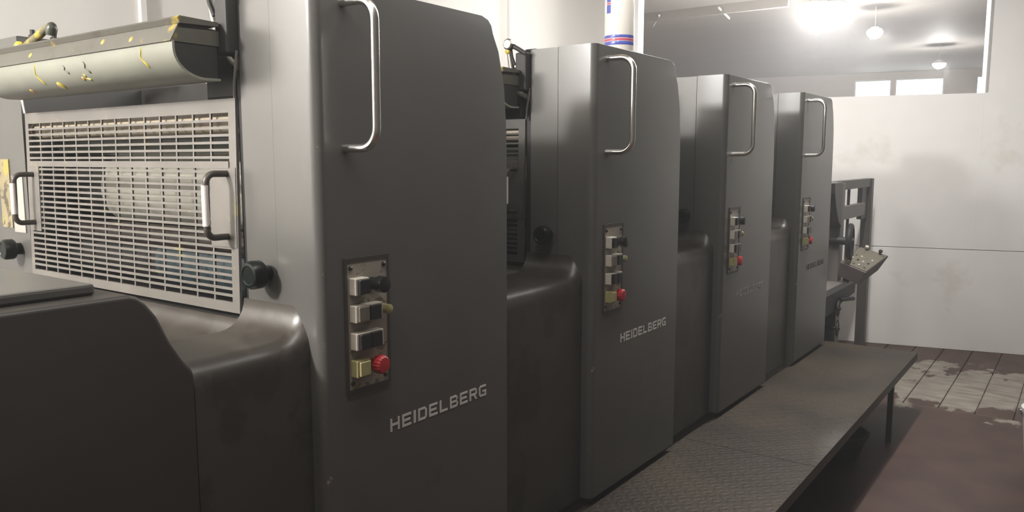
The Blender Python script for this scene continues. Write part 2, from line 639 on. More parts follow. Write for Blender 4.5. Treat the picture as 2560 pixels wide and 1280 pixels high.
struct(MB().box(-4.3, -4.1, -4.2, 7.6, 0, CEIL).build('wall_left', M['wall_left']), 'white long wall behind the printing press')
struct(MB().box(1.5, 1.7, -4.2, 8.9, 0, CEIL).build('wall_right', M['side_wall']))
struct(MB().box(-4.3, 4.2, -4.4, -4.2, 0, CEIL).build('wall_front', M['side_wall']))
ce = MB()
ce.add([(-4.3, -4.2, CEIL), (4.2, -4.2, CEIL), (4.2, 9.45, CEIL), (-4.3, 7.45, CEIL),
        (-4.3, -4.2, CEIL + .1), (4.2, -4.2, CEIL + .1), (4.2, 9.45, CEIL + .1), (-4.3, 7.45, CEIL + .1)],
       [(0, 1, 2, 3), (7, 6, 5, 4), (0, 4, 5, 1), (1, 5, 6, 2), (2, 6, 7, 3), (3, 7, 4, 0)])
struct(ce.build('ceiling', M['ceiling']))

# ---- the hall seen through the opening
struct(MB().box(-9.5, 4.2, 5.4, 25.6, HC, HC + 0.1).build('ceiling_hall', M['hall_ceiling']), 'grey ceiling of the hall beyond the opening')
struct(MB().box(-9.7, -9.5, 5.5, 25.6, 0, HC).build('wall_hall_left', M['hall_wall']))
struct(MB().box(4.2, 4.4, 8.0, 25.6, 0, HC).build('wall_hall_right', M['hall_wall']))
struct(MB().box(-9.5, -4.3, 5.4, 5.6, 0, HC).build('wall_hall_front', M['hall_wall']))
HA = WANG * 0.75
HW = (-3.7 * 1.1225, 20.7 * 1.1225, 0)


def hx(x):                 # world x -> distance along the far wall
    return (x * 1.1225 - HW[0]) / math.cos(HA)


wins = [(hx(-4.70), hx(-3.90)), (hx(-3.83), hx(-2.82)), (hx(-2.20), hx(-1.25))]
WT = 3.83
hw = MB()
hw.box(-7, 9, 0, 0.2, 0, 2.6)
hw.box(-7, 9, 0, 0.2, WT, HC)
edges_ = [-7] + [e for w in wins for e in w] + [9]
for i in range(0, len(edges_), 2):
    hw.box(edges_[i], edges_[i + 1], 0, 0.2, 2.6, WT)
hwo = struct(hw.build('wall_far', M['hall_wall'], loc=HW), 'pale far wall of the hall with a band of windows')
hwo.rotation_euler.z = HA
for i, (a, b) in enumerate(wins):
    fr = MB()
    t = 0.035
    fr.box(a, b, 0.06, 0.12, 2.6, 2.6 + t).box(a, b, 0.06, 0.12, WT - t, WT)
    fr.box(a, a + t, 0.06, 0.12, 2.6 + t, WT - t).box(b - t, b, 0.06, 0.12, 2.6 + t, WT - t)
    w = struct(fr.build('window_%d' % (i + 1), M['frame_white'], loc=HW),
               ['far hall window nearest the press', 'widest far hall window, in the middle of the band', 'far hall window beside the opening edge'][i])
    w.rotation_euler.z = HA
    MB().box(a + t, b - t, 0.088, 0.094, 2.6 + t, WT - t).build('pane', M['glass'], w)

# hall ceiling lamps (row parallel to the press; nearest one enlarged to include its glare)
lamp_lab = ['largest and brightest round ceiling lamp, nearest of the hall row',
            'middle ceiling lamp of the hall row, small and round',
            'farthest ceiling lamp of the hall row, just above the windows']
for i, (x, y, r) in enumerate([(-2.837, 10.62, 0.27), (-2.772, 13.23, 0.115), (-2.591, 18.29, 0.12)]):
    t = thing('ceiling_lamp', lamp_lab[i], 'lamp', (x, y, 3.70), 'hall ceiling lamps')
    MB().cyl((0, 0, 0), (0, 0, HC - 3.70), .004, seg=8).build('hanger_rod', M['lamp_body'], t)
    MB().lathe((0, 0, 0), (0, 0, -1), [(0, 0.06), (0.02, 0.06), (0.022, r * 0.8), (0.06, r * 1.02), (0.07, r * 1.02)], 32).build('lamp_housing', M['lamp_body'], t, smooth=40)
    MB().lathe((0, 0, -0.071), (0, 0, -1), [(0, r), (r * 0.3, r * 0.95), (r * 0.6, r * 0.72), (r * 0.78, r * 0.4), (r * 0.82, 0.03)], 32).build('bulb', M['lamp_glow'], t, smooth=60)

# pale bars under the hall ceiling
for i, (a, b, lab) in enumerate([((-5.332, 10.925), (-4.89, 10.207), 'short slanted pale ceiling bar left of the other'),
                                 ((-4.018, 10.108), (-4.202, 10.978), 'short slanted pale ceiling bar nearer the bright lamp')]):
    o = MB().cyl((a[0], a[1], 3.66), (b[0], b[1], 3.66), 0.014, seg=8).build('ceiling_bar', M['frame_white'])
    tag(o, lab, 'bar')
o = MB().prism([(0, 3.62), (0.05, 3.62), (0.05, 3.74), (0, 3.74)], -9.4, -3.2, 'x').build('ceiling_beam', M['hall_ceiling'], loc=(0, 10.35, 0))
tag(o, 'grey beam running under the hall ceiling left of the bright lamp', 'beam')

# conduits on the left wall
for y, lab in ((2.35, 'white vertical conduit on the wall above the ink duct'), (5.63, 'thin white conduit on the wall between the first two towers')):
    t = thing('wall_conduit', lab, 'conduit', (-4.1, y, 0))
    MB().box(0, 0.03, -0.016, 0.016, 0.2, CEIL).build('channel', M['conduit'], t, bevel=0.003)
    for z in (1.2, 2.7):
        MB().box(0, 0.034, -0.02, 0.02, z, z + 0.02).build('clip', M['conduit'], t)

# the room's own lamp (out of frame, behind the camera), same row as the hall lamps, and an added fill lamp
for ly, lp, lab in ((-2.1, LAMP_POWER, 'round ceiling lamp above the near end of the press, out of view'),
                    (5.5, PRESS_FILL, 'round ceiling lamp above the far end of the press, out of view')):  # second lamp added to fill the back wall
    t = thing('ceiling_lamp', lab, 'lamp', (-2.8, ly, CEIL))  # the far one is the added fill lamp
    MB().lathe((0, 0, 0), (0, 0, -1), [(0, 0.06), (0.03, 0.06), (0.032, 0.22), (0.09, 0.29), (0.10, 0.29)], 32).build('lamp_housing', M['lamp_body'], t, smooth=40)
    MB().lathe((0, 0, -0.101), (0, 0, -1), [(0, 0.27), (0.02, 0.26), (0.03, 0.1)], 32).build('bulb', M['lamp_room'], t, smooth=60)
    lamp_light('room_lamp_light', (-2.8, ly, CEIL - 0.36), 0.2, lp)

# unseen fill tubes added over the aisle to light side covers and end wall
for i, (lx, ly, lz, lp) in enumerate(((FILL_X, 0.9, FILL_Z, FILL_POWER * 1.3), (FILL_X, 2.6, FILL_Z, FILL_POWER * 0.75), (FILL_X, 4.25, FILL_Z, FILL_POWER * 0.55), (-1.2, 5.35, 3.55, FAR_FILL))):
    t = thing('tube_lamp', ['tube lamp over the aisle beside the nearest unit, out of view', 'tube lamp over the aisle at mid press, out of view',
                            'tube lamp over the aisle beside the farthest unit, out of view', 'tube lamp near the end wall, out of view'][i], 'lamp', (lx, ly, lz))
    MB().box(-.05, .05, -.75, .75, 0.03, .07).build('batten', M['lamp_body'], t, bevel=.006)
    for q in (-.6, .6):
        MB().cyl((0, q, .07), (0, q, CEIL - lz), .004, seg=6).build('hanger', M['lamp_body'], t)
    MB().cyl((0, -.72, .014), (0, .72, .014), .014, seg=12).build('tube', M['lamp_room'], t, smooth=60)  # tube of the added fill lamp
    d = bpy.data.lights.new('tube_lamp_light', 'AREA')
    d.shape = 'RECTANGLE'
    d.size, d.size_y = 0.1, 1.45
    d.energy = lp
    d.color = (1, 0.985, 0.965)
    lo = bpy.data.objects.new('tube_lamp_light', d)
    C.objects.link(lo)
    lo.location = (lx, ly, lz - .015)

# ================================================================== PRINTING UNITS
Y0 = 1.225
PITCH = 1.265
ZT = 2.118
ZD = 1.285                  # deck between the towers
XI = -1.71                  # inner side of the operator tower
XL = -2.90                  # inner side of the drive tower
ZB = 0.44
LET = {
    'H': [(0, 0, .2, 1), (.8, 0, 1, 1), (.2, .41, .8, .59)],
    'E': [(0, 0, .2, 1), (.2, 0, 1, .18), (.2, .82, 1, 1), (.2, .41, .88, .59)],
    'I': [(0, 0, .22, 1)],
    'D': None,
    'L': [(0, 0, .2, 1), (.2, 0, .95, .18)],
    'B': None, 'R': None, 'G': None,
}


def letter_mb(ch, y, z, w, h, x0, x1):
    mb = MB()

    def poly(pts):
        mb.prism([(y + p[0] * w, z + p[1] * h) for p in pts], x0, x1, 'x')

    def rect(a, b, c, d):
        poly([(a, b), (c, b), (c, d), (a, d)])
    if LET.get(ch):
        for r in LET[ch]:
            rect(*r)
    elif ch == 'D':
        rect(0, 0, .2, 1)
        poly([(.2, 0), (.8, 0), (.8, .18), (.2, .18)])
        poly([(.2, .82), (.8, .82), (.8, 1), (.2, 1)])
        poly([(.8, 0), (1, .2), (1, .8), (.8, 1)])
    elif ch == 'B':
        rect(0, 0, .2, 1)
        rect(.2, 0, .82, .18)
        rect(.2, .82, .8, 1)
        rect(.2, .42, .82, .58)
        poly([(.82, 0), (1, .14), (1, .4), (.82, .56)])
        poly([(.8, .58), (.97, .68), (.97, .88), (.8, 1)])
    elif ch == 'R':
        rect(0, 0, .2, 1)
        rect(.2, .82, .8, 1)
        rect(.2, .38, .8, .56)
        poly([(.8, .38), (.98, .5), (.98, .88), (.8, 1)])
        poly([(.5, .38), (.75, .38), (1.02, 0), (.78, 0)])
    elif ch == 'G':
        poly([(0, .2), (.2, 0), (.2, 1), (0, .8)])
        rect(.2, 0, 1, .18)
        rect(.2, .82, .97, 1)
        rect(.8, .18, 1, .52)
        rect(.5, .38, .8, .52)
    return mb


def u_handle(p0, p1, out, r_bend, n=6):
    """points of a U-shaped bar handle from p0 to p1 standing off by vector out"""
    p0, p1, out = Vector(p0), Vector(p1), Vector(out)
    d = (p1 - p0).normalized()
    o = out.normalized()
    L = out.length
    pts = [p0, p0 + o * (L - r_bend) * 0.5]
    c = p0 + o * (L - r_bend) + d * r_bend
    for i in range(n + 1):
        a = PI / 2 * i / n
        pts.append(c - d * r_bend * math.cos(a) + o * r_bend * math.sin(a))
    pts.append((p0 + p1) / 2 + out)
    c = p1 + o * (L - r_bend) - d * r_bend
    for i in range(n + 1):
        a = PI / 2 * (1 - i / n)
        pts.append(c + d * r_bend * math.cos(a) + o * r_bend * math.sin(a))
    pts += [p1 + o * (L - r_bend) * 0.5, p1]
    return pts


def tower_profile():
    y = Y0
    return [(y, ZB), (y, ZT), (y + .615, ZT), (y + .645, ZT - .008), (y + .66, ZT - .022), (y + .668, ZT - .045), (y + .695, 2.025),
            (y + .722, 1.923), (y + .733, 1.80), (y + .735, 1.72), (y + .735, ZB)]


def make_unit(k, label, letter_mat):
    """one printing unit, built at the first unit's place and then moved by k pitches"""
    root = thing('printing_unit', label, 'printing unit', (FX, Y0 + PITCH * k, 0.41), 'printing units of the press')
    org = (FX, Y0, 0.41)

    def P(mb, name, m, parent=root, **kw):
        return mb.build(name, m, parent, origin=org, loc=(0, 0, 0) if parent is root else (0, 0, 0), **kw)

    prof = tower_profile()
    # operator-side tower: outer cover and inner casing with the seam between them
    P(MB().prism(prof, FX - 0.155, FX), 'side_cover', M['paint_cover'], smooth=40,
      edges=[(lambda a, b: abs(a.x - FX) < 1e-4 and abs(b.x - FX) < 1e-4 and abs(a.y - Y0) < 1e-4 and abs(b.y - Y0) < 1e-4, 0.026, 5),
             (lambda a, b: abs(a.x - FX) < 1e-4 and abs(b.x - FX) < 1e-4 and a.z > ZB + .1 and b.z > ZB + .1 and not (abs(a.y - b.y) < 1e-4), 0.012, 3)])
    P(MB().prism([(p[0] + (0.002 if p[0] < Y0 + .01 else 0), p[1] - (0.002 if p[1] > ZT - .01 else 0)) for p in prof], XI, FX - 0.158), 'inner_casing', M['paint'], smooth=40,
      edges=[(lambda a, b: abs(a.x - XI) < 1e-4 and abs(b.x - XI) < 1e-4 and a.z > ZB + .1 and b.z > ZB + .1, 0.006, 2)])
    # cap strip along the front top edge
    # drive-side tower
    P(MB().prism(prof, XL - 0.32, XL), 'drive_casing', M['paint'], smooth=40,
      edges=[(lambda a, b: a.z > ZB + .1 and b.z > ZB + .1, 0.008, 2)])
    for y in (1.29, 1.36):
        P(MB().lathe((-2.93, y, ZT - .002), (0, 0, 1), [(0, .013), (.012, .013), (.014, .008), (.03, .008)], 10), 'cap_bolt', M['inner'])
    # deck with fillet rising into the tower front
    y_near = Y0 - (0.305 if k == 0 else PITCH - 0.735 - 0.002)
    R = 0.075
    dp = [(y_near, ZB), (y_near, ZD)] + arc(Y0 - R, ZD + R, R, -90, 0, 7) + [(Y0 + .012, ZD + R), (Y0 + .012, ZB)]
    # outer edge of the deck rolled over with a wide radius
    dk = MB()
    rl, xo, ns = .055, FX - .045, 7
    slices = [(XI - .018, 0.0)] + [(xo - rl + rl * math.sin(PI / 2 * i / ns), rl * (1 - math.cos(PI / 2 * i / ns))) for i in range(ns + 1)]
    nrm_ = [(0, 0), (0, 1)] + [(-math.sin(math.radians(90 * i / 7)), math.cos(math.radians(90 * i / 7))) for i in range(8)] + [(-1, 0), (0, 0)]
    nrm_[-2] = (0, 0)
    n_ = len(dp)
    for sx, drop in slices:
        dk.v += [(sx, min(p[0] - q[0] * drop, Y0 + .012), p[1] - q[1] * drop) for p, q in zip(dp, nrm_)]
    for i in range(len(slices) - 1):
        for j in range(n_):
            j2 = (j + 1) % n_
            dk.f.append((i * n_ + j, i * n_ + j2, (i + 1) * n_ + j2, (i + 1) * n_ + j))
    dk.f.append(tuple(range(n_)))
    dk.f.append(tuple(range(len(slices) * n_ - 1, (len(slices) - 1) * n_ - 1, -1)))
    P(dk, 'deck', M['paint_deck'], smooth=40)
    R2 = 0.10
    zt = ZD - 0.045
    ip = [(y_near, ZB), (y_near, zt)] + arc(Y0 - R2, zt + R2 * 0.6, R2 * 0.6, -90, 0, 6)
    ip = [(y_near, ZB), (y_near, zt)] + [(Y0 - R2 + R2 * math.sin(a), zt + 0.062 * (1 - math.cos(a))) for a in [PI / 2 * i / 7 for i in range(8)]] + [(Y0 + .05, zt + .062), (Y0 + .05, ZB)]
    P(MB().prism(ip, XL, XI - .019), 'trough', M['paint_deck'], smooth=35)
    P(MB().box(XL - .3, FX - 0.05, Y0 - (PITCH - .735 if k else .305) + 0.002, Y0 + .735, 0.0, ZB - .001), 'plinth', M['paint_dark'])
    # dark inner body behind the rollers
    P(MB().box(XL + .002, XI - .002, Y0 + .42, Y0 + .70, ZB, 1.97), 'roller_housing', M['inner'])
    P(MB().box(XL + .004, XI - .004, Y0 + .06, Y0 + .41, 0.9, 1.30), 'drip_sheet', M['inner'])

    # rollers and cylinders behind the guard grate
    def roll(name, y, z, r, m, x0=XL + .01, x1=XI - .01, seg=32):
        return P(MB().lathe((x0, y, z), (1, 0, 0), [(0, r * .3), (.001, r), (x1 - x0 - .001, r), (x1 - x0, r * .3)], seg), name, m, smooth=50)
    roll('ink_roller', Y0 + .050, 1.808, .030, M['cream_roll'])
    roll('ink_roller', Y0 + .13, 1.765, .040, M['green_roll'])
    roll('ink_roller', Y0 + .27, 1.84, .055, M['brown_roll'])
    pc = roll('plate_cylinder', Y0 + .25, 1.615, .118, M['inner'])
    P(MB().lathe((-2.66, Y0 + .25, 1.615), (1, 0, 0), [(0, .10), (.001, .124), (.848, .124), (.849, .10)], 40), 'printing_plate', M['cream'], smooth=50)
    roll('damping_roller', Y0 + .13, 1.475, .036, M['brown_roll'])
    roll('blanket_cylinder', Y0 + .20, 1.395, .085, M['inner'])
    P(MB().lathe((-2.33, Y0 + .20, 1.395), (1, 0, 0), [(0, .07), (.001, .089), (.60, .089), (.601, .07)], 36), 'blanket', M['blue_roll'], smooth=50)

    # guard grate: flat frame, cross bars and upright bars
    GX0, GX1, GZ0, GZ1 = -2.888, -1.737, 1.318, 1.863

    def gy(z):
        return Y0 + .004 - (GZ1 - z) * 0.02
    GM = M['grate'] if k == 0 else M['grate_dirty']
    fr = MB()

    def gbar(x0, x1, z0, z1, t=.008):
        return [(x, gy(z) + (t if s else 0), z) for s in (0, 1) for z in (z0, z1) for x in (x0, x1)]
    BF = [(0, 1, 3, 2), (4, 6, 7, 5), (0, 4, 5, 1), (2, 3, 7, 6), (0, 2, 6, 4), (1, 5, 7, 3)]
    b_ = 0.022
    fr.add(gbar(GX0, GX1, GZ1 - .035, GZ1), BF)
    fr.add(gbar(GX0, GX1, GZ0, GZ0 + .026), BF)
    fr.add(gbar(GX0, GX0 + b_, GZ0 + .026, GZ1 - .035), BF)
    fr.add(gbar(GX1 - .03, GX1, GZ0 + .026, GZ1 - .035), BF)
    gr = P(fr, 'guard_grate', GM)
    gr['label'] = 'grey guard grate of narrow crossing bars'
    ix0, ix1, iz0, iz1 = GX0 + b_, GX1 - .03, GZ0 + .026, GZ1 - .035
    zmid = 1.697
    nx = 14
    for i in range(1, nx):
        x = ix0 + (ix1 - ix0) * i / nx
        P(MB().add([(p[0], p[1] + .001, p[2]) for p in gbar(x - .0032, x + .0032, iz0, iz1, .005)], BF), 'upright_bar', GM, gr)
    zs = [zmid + (iz1 - zmid) * i / 7 for i in range(1, 7)] + [iz0 + (zmid - iz0) * i / 20 for i in range(1, 20)]
    for z in zs:
        P(MB().add(gbar(ix0, ix1, z - .0034, z + .0034, .005), BF), 'cross_bar', GM, gr)
    P(MB().add([(p[0], p[1] - .003, p[2]) for p in gbar(ix0, ix1, zmid - .009, zmid + .009, .008)], BF), 'middle_bar', GM, gr)
    # blank plates carrying the two bar handles
    P(MB().add([(p[0], p[1] - .002, p[2]) for p in gbar(GX0 + .004, ix0 + .062, 1.475, 1.690, .012)], BF), 'handle_plate', GM, gr)
    P(MB().add([(p[0], p[1] - .002, p[2]) for p in gbar(ix1 - .082, GX1 - .004, 1.487, 1.690, .012)], BF), 'handle_plate', GM, gr)
    for hx0, z0, z1 in ((-2.845, 1.503, 1.662), (-1.776, 1.515, 1.675)):
        pts = u_handle((hx0, gy(z0) - .002, z0), (hx0, gy(z1) - .002, z1), (0, -.060, 0), .022)
        h = P(MB().tube(pts, .0085, 12), 'grate_handle', M['handle_dark'], gr, smooth=60)
        h['label'] = 'bent bar handle with flaked paint'
        P(MB().tube([(hx0, gy(z0) - .062 - .0006, z0 + .03), (hx0, gy(z0) - .062 - .0006, (z0 + z1) / 2), (hx0, gy(z0) - .0620 - .0006, z1 - .028)], .0094, 12), 'handle_paint', M['white_worn'], root, smooth=60)

    # dark slot beside the grate and the thin steel strip above it
    P(MB().tube([(-1.726, Y0 - .004, 1.862), (-1.722, Y0 - .006, 1.90), (-1.713, Y0 - .006, 1.945), (-1.712, Y0 - .004, 1.975)], .004, 6), 'guard_spring', M['steel'], smooth=60)
    P(MB().tube([(-2.868, Y0 - .004, 1.862), (-2.876, Y0 - .006, 1.90), (-2.882, Y0 - .006, 1.93)], .004, 6), 'guard_spring', M['steel'], smooth=60)

    P(MB().box(-1.7365, XI - .001, Y0 + .012, Y0 + .06, 1.30, 1.95), 'slot_seal', M['rubber'])  # dark strip added to stand for the shade inside the slot
    # ink duct: bent sheet trough between the towers
    dx0, dx1 = -2.80, -1.742
    arc_o = [(1.155 - .085 * math.cos(math.radians(a)), 1.970 - .070 * math.sin(math.radians(a))) for a in range(0, 91, 9)]
    arc_i = [(1.155 - .079 * math.cos(math.radians(a)), 1.970 - .064 * math.sin(math.radians(a))) for a in range(90, -1, -9)]
    body = [(1.070, 1.986)] + arc_o + [(1.195, 1.901), (1.195, 1.907)] + arc_i + [(1.076, 1.986)]
    du = P(MB().prism(body, dx0, dx1), 'ink_duct', M['duct'], smooth=50)
    du['label'] = 'curved ink trough with yellow ink runs'
    P(MB().prism([(1.066, 1.984), (1.090, 2.028), (1.100, 2.031), (1.20, 2.02), (1.20, 1.984)], dx0 + .01, dx1 - .002), 'duct_blade', M['duct_top'], du)
    P(MB().prism([(1.088, 2.026), (1.082, 2.038), (1.088, 2.043), (1.19, 2.040), (1.19, 2.03)], dx0 + .02, dx1 + .006), 'duct_lip', M['duct_top'], du)
    # duct end cheeks
    cheek = [(1.076, 1.986)] + [(p[0] + .003, p[1] + .002) for p in arc_o] + [(1.19, 1.906), (1.19, 2.018), (1.09, 2.018)]
    P(MB().prism(cheek, dx1 - .012, dx1 - .004), 'end_cheek', M['inner'], du)
    P(MB().prism(cheek, dx0 + .004, dx0 + .012), 'end_cheek', M['inner'], du)
    # ink drips running down the trough
    rs = random.Random(3)
    for dxx, a0, a1, m_ in ((-2.44, -8, 44, 'ink'), (-2.27, 6, 26, 'duct_top'), (-1.885, -12, 34, 'ink'), (-2.16, 4, 30, 'duct_top'), (-2.185, 30, 46, 'ink')):
        pts = []
        for q in range(9):
            a = math.radians(a0 + (a1 - a0) * q / 8)
            pts.append((dxx + .005 * math.sin(q * 1.1) + .002 * q, 1.155 - .0848 * math.cos(a), 1.970 - .0698 * math.sin(a)))
        P(MB().tube(pts, [.0012, .002, .0025, .002, .0026, .0022, .0028, .003, .0015], 6), 'ink_run', M[m_], du, smooth=60)
    for dxx, a_, m_, rr in ((-2.35, 52, 'ink', .017), (-2.545, 58, 'ink2', .011), (-2.20, 40, 'ink2', .008)):
        a = math.radians(a_)
        nn = Vector((0, -math.cos(a) / .085, -math.sin(a) / .070)).normalized()
        q0 = Vector((dxx, 1.155 - .085 * math.cos(a), 1.970 - .070 * math.sin(a)))
        P(MB().lathe(q0 - nn * .003, nn, [(0, rr), (.0035, rr * .85), (.0045, rr * .4)], 14), 'ink_blot', M[m_], du, smooth=60)
    for dxx, yy, zz, m_ in ((-1.93, 1.075, 2.002, 'ink2'), (-2.47, 1.076, 2.004, 'ink'), (-2.07, 1.078, 2.008, 'ink2')):
        P(MB().lathe((dxx, yy + .004, zz), (.1, -1, .5), [(0, .009), (.003, .008), (.005, .003)], 9), 'ink_blob', M[m_], du, smooth=60)
    # adjusting gear beside the duct: brackets, levers, knurled shaft
    P(MB().box(-1.765, XI - .002, 1.262, 1.45, 1.86, 2.125), 'bearing_bracket', M['inner'], bevel=.006)
    P(MB().box(-1.90, -1.768, 1.255, 1.42, 1.86, 2.062), 'bearing_block', M['inner'], bevel=.012)
    P(MB().cyl((-1.86, 1.30, 1.99), (-1.716, 1.235, 1.945), .017, .017, 16), 'knurled_shaft', M['steel'], smooth=60)
    P(MB().cyl((-1.80, 1.215, 2.105), (-1.79, 1.225, 2.02), .010, .013, 12), 'clamp_pin', M['steel'], smooth=60)
    P(MB().lathe((-1.801, 1.214, 2.104), (0, 0, 1), [(0, .008), (.004, .014), (.014, .016), (.022, .010), (.024, .004)], 12), 'clamp_knob', M['ink'], smooth=60)
    P(MB().tube([(-1.776, 1.185, 2.134), (-1.745, 1.19, 2.118), (-1.715, 1.20, 2.098)], .0085, 10), 'lever_arm', M['inner'], smooth=60)
    P(MB().lathe((-1.778, 1.198, 2.135), (0, -1, 0), [(0, .012), (.004, .021), (.026, .021), (.030, .016)], 8), 'lever_knob', M['steel'])
    P(MB().box(-1.760, -1.712, 1.195, 1.262, 1.965, 2.105), 'lever_bracket', M['inner'], bevel=.006)
    P(MB().tube([(-1.776, 1.19, 2.12), (-1.774, 1.195, 2.09), (-1.765, 1.20, 2.06)], .006, 8), 'lever_link', M['inner'], smooth=60)
    # yellow-stained lever at the drive end of the duct
    P(MB().tube([(-2.86, 1.24, 2.078), (-2.78, 1.235, 2.100), (-2.70, 1.23, 2.120), (-2.675, 1.23, 2.126)], [.017, .014, .012, .009], 10), 'duct_lever', M['ink_lever'], smooth=60)
    P(MB().lathe((-2.68, 1.235, 2.10), (.3, 0, 1), [(0, .016), (.02, .018), (.035, .012), (.04, .004)], 10), 'duct_lever_knob', M['green_roll'], smooth=60)
    P(MB().lathe((-2.865, 1.222, 2.078), (0, -1, .1), [(0, .016), (.012, .015), (.018, .006)], 12), 'duct_lever_cap', M['ink'], smooth=60)

    # round knobs on the casings
    for kx, kz in ((-1.628, 1.432), (-2.985, 1.405)):
        kn = P(MB().lathe((kx, Y0 + .003, kz), (0, -1, 0), [(0, .020), (.022, .020), (.023, .031), (.028, .035), (.052, .035), (.060, .030), (.061, .024), (.059, .022)], 32), 'round_knob', M['knob'], smooth=35)
        kn['label'] = 'dark green round knob'

    # chrome grab handle on the side cover
    hy = Y0 + .085
    pts = u_handle((FX - .002, hy, 1.737), (FX - .002, hy, 2.072), (.105, 0.004, 0), .048, 8)
    h = P(MB().tube(pts, .0105, 16), 'grab_handle', M['chrome'], smooth=60)
    h['label'] = 'polished chrome grab handle'

    # control panel
    py0, py1, pz0, pz1 = Y0 + .078, Y0 + .212, 1.148, 1.465
    rim = MB()
    for (a, b, c, d) in ((py0 - .008, py1 + .008, pz1, pz1 + .009), (py0 - .008, py1 + .008, pz0 - .009, pz0), (py0 - .008, py0, pz0, pz1), (py1, py1 + .008, pz0, pz1)):
        rim.box(FX - .001, FX + .005, a, b, c, d)
    cp = P(MB().box(FX - .001, FX + .003, py0, py1, pz0, pz1), 'control_panel', M['panel'])
    cp['label'] = 'worn control plate with push buttons'
    P(rim, 'panel_rim', M['panel_rim'], cp)
    for sy, sz in ((py0 + .011, pz1 - .016), (py1 - .011, pz1 - .016), (py0 + .011, pz0 + .016), (py1 - .011, pz0 + .016)):
        P(MB().lathe((FX + .003, sy, sz), (1, 0, 0), [(0, .006), (.004, .0055), (.006, .003)], 10), 'panel_screw', M['black'], cp)

    def button(y, z, w, hgt, dep, m, side=None):
        b = P(MB().box(FX + .003, FX + .003 + dep, y - w / 2, y + w / 2, z - hgt / 2, z + hgt / 2), 'push_button', m, cp, bevel=.002)
        return b
    rows = [1.405, 1.338, 1.270, 1.202]
    ys_l, ys_r = Y0 + .107, Y0 + .149
    for r_i, z in enumerate(rows):
        # surround of the row
        P(MB().box(FX + .003, FX + .027, py0 + .006, py0 + (.096 if r_i in (1, 2) else .050), z - .021, z + .021), 'button_surround', M['btn_white'] if r_i < 3 else M['btn_yellow'], cp, bevel=.002)
    button(ys_l, rows[0], .034, .036, .034, M['btn_black'])
    P(MB().lathe((FX + .003, ys_r + .012, rows[0]), (1, 0, 0), [(0, .016), (.025, .016), (.026, .021), (.046, .020), (.048, .014)], 20), 'selector_knob', M['black'], cp, smooth=40)
    button(ys_l, rows[1], .034, .036, .030, M['btn_grey'])
    button(ys_r - .006, rows[1], .034, .036, .034, M['btn_black'])
    P(MB().lathe((FX + .003, ys_r + .042, rows[1]), (1, 0, 0), [(0, .012), (.03, .012), (.032, .008)], 16), 'signal_lamp', M['btn_yellow'], cp, smooth=40)
    button(ys_l, rows[2], .034, .038, .034, M['btn_black'])
    button(ys_r - .004, rows[2], .034, .038, .034, M['btn_black'])
    button(ys_l, rows[3], .034, .036, .030, M['btn_yellow'])
    es = P(MB().lathe((FX + .003, ys_r + .010, rows[3]), (1, 0, 0), [(0, .014), (.018, .014), (.019, .024), (.036, .0235), (.041, .019), (.042, .004)], 32, flute=.06), 'stop_button', M['red'], cp)
    es['label'] = 'red mushroom stop button'

    # raised lettering
    word = 'HEIDELBERG'
    wid = {'I': .0085}
    total = sum(wid.get(c, .0345) for c in word) + .0095 * (len(word) - 1)
    s = .409 / total
    y = Y0 + .218
    for c in word:
        w = wid.get(c, .0345) * s
        ww = w if c != 'I' else w / .22
        P(letter_mb(c, y, 1.003, ww, .0345, FX - .0005, FX + .0012), 'letter', letter_mat)
        y += w + .0095 * s
    return root


U = []
U.append(make_unit(0, 'nearest printing unit, with the guard grate in full view and red stop button', M['letter']))
U.append(make_unit(1, 'second printing unit from the camera, white can standing on its top', M['letter']))
U.append(make_unit(2, 'third printing unit from the camera, with dull pale lettering', M['letter_dull']))
U.append(make_unit(3, 'farthest printing unit, beside the feeder frame and white wall', M['letter_dark']))

# plates stuck on the drive casing of the nearest unit
org = (FX, Y0, 0.41)
o = MB().box(-3.10, -3.022, Y0 - .003, Y0, 1.475, 1.712).build('picture_label', M['sign'], U[0], origin=org, loc=(0, 0, 0))
o['label'] = 'worn yellowish picture label'
o = MB().box(-3.008, -2.925, Y0 - .003, Y0, 1.462, 1.655).build('white_label', M['sign_white'], U[0], origin=org, loc=(0, 0, 0))
o['label'] = 'scratched white label strip'

# ================================================================== DELIVERY HOUSING (low dark body at the left)
dl = thing('delivery_housing', 'low dark delivery housing with rounded shoulder at the lower left', 'machine housing', (FX - .045, 0.3, 0.0))
dorg = (FX - .045, 0.3, 0.0)
YD = Y0 - .309
ZH = 1.452
hp = [(-1.6, ZB), (-1.6, ZH), (YD - .125, ZH), (YD - .108, ZH - .006), (YD - .092, ZH - .02), (YD - .07, 1.402), (YD - .046, 1.349), (YD - .02, 1.305), (YD, 1.278), (YD, ZB)]
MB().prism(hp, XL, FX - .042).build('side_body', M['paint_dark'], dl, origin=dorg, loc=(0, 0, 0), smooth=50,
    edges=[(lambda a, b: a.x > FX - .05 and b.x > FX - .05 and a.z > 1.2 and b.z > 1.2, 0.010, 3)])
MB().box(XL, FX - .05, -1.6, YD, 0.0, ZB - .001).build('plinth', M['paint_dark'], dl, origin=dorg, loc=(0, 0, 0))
MB().box(XL + .02, FX - .10, -1.5, YD - .16, ZH, ZH + .022).build('cover_plate', M['paint'], dl, origin=dorg, loc=(0, 0, 0), bevel=.006)

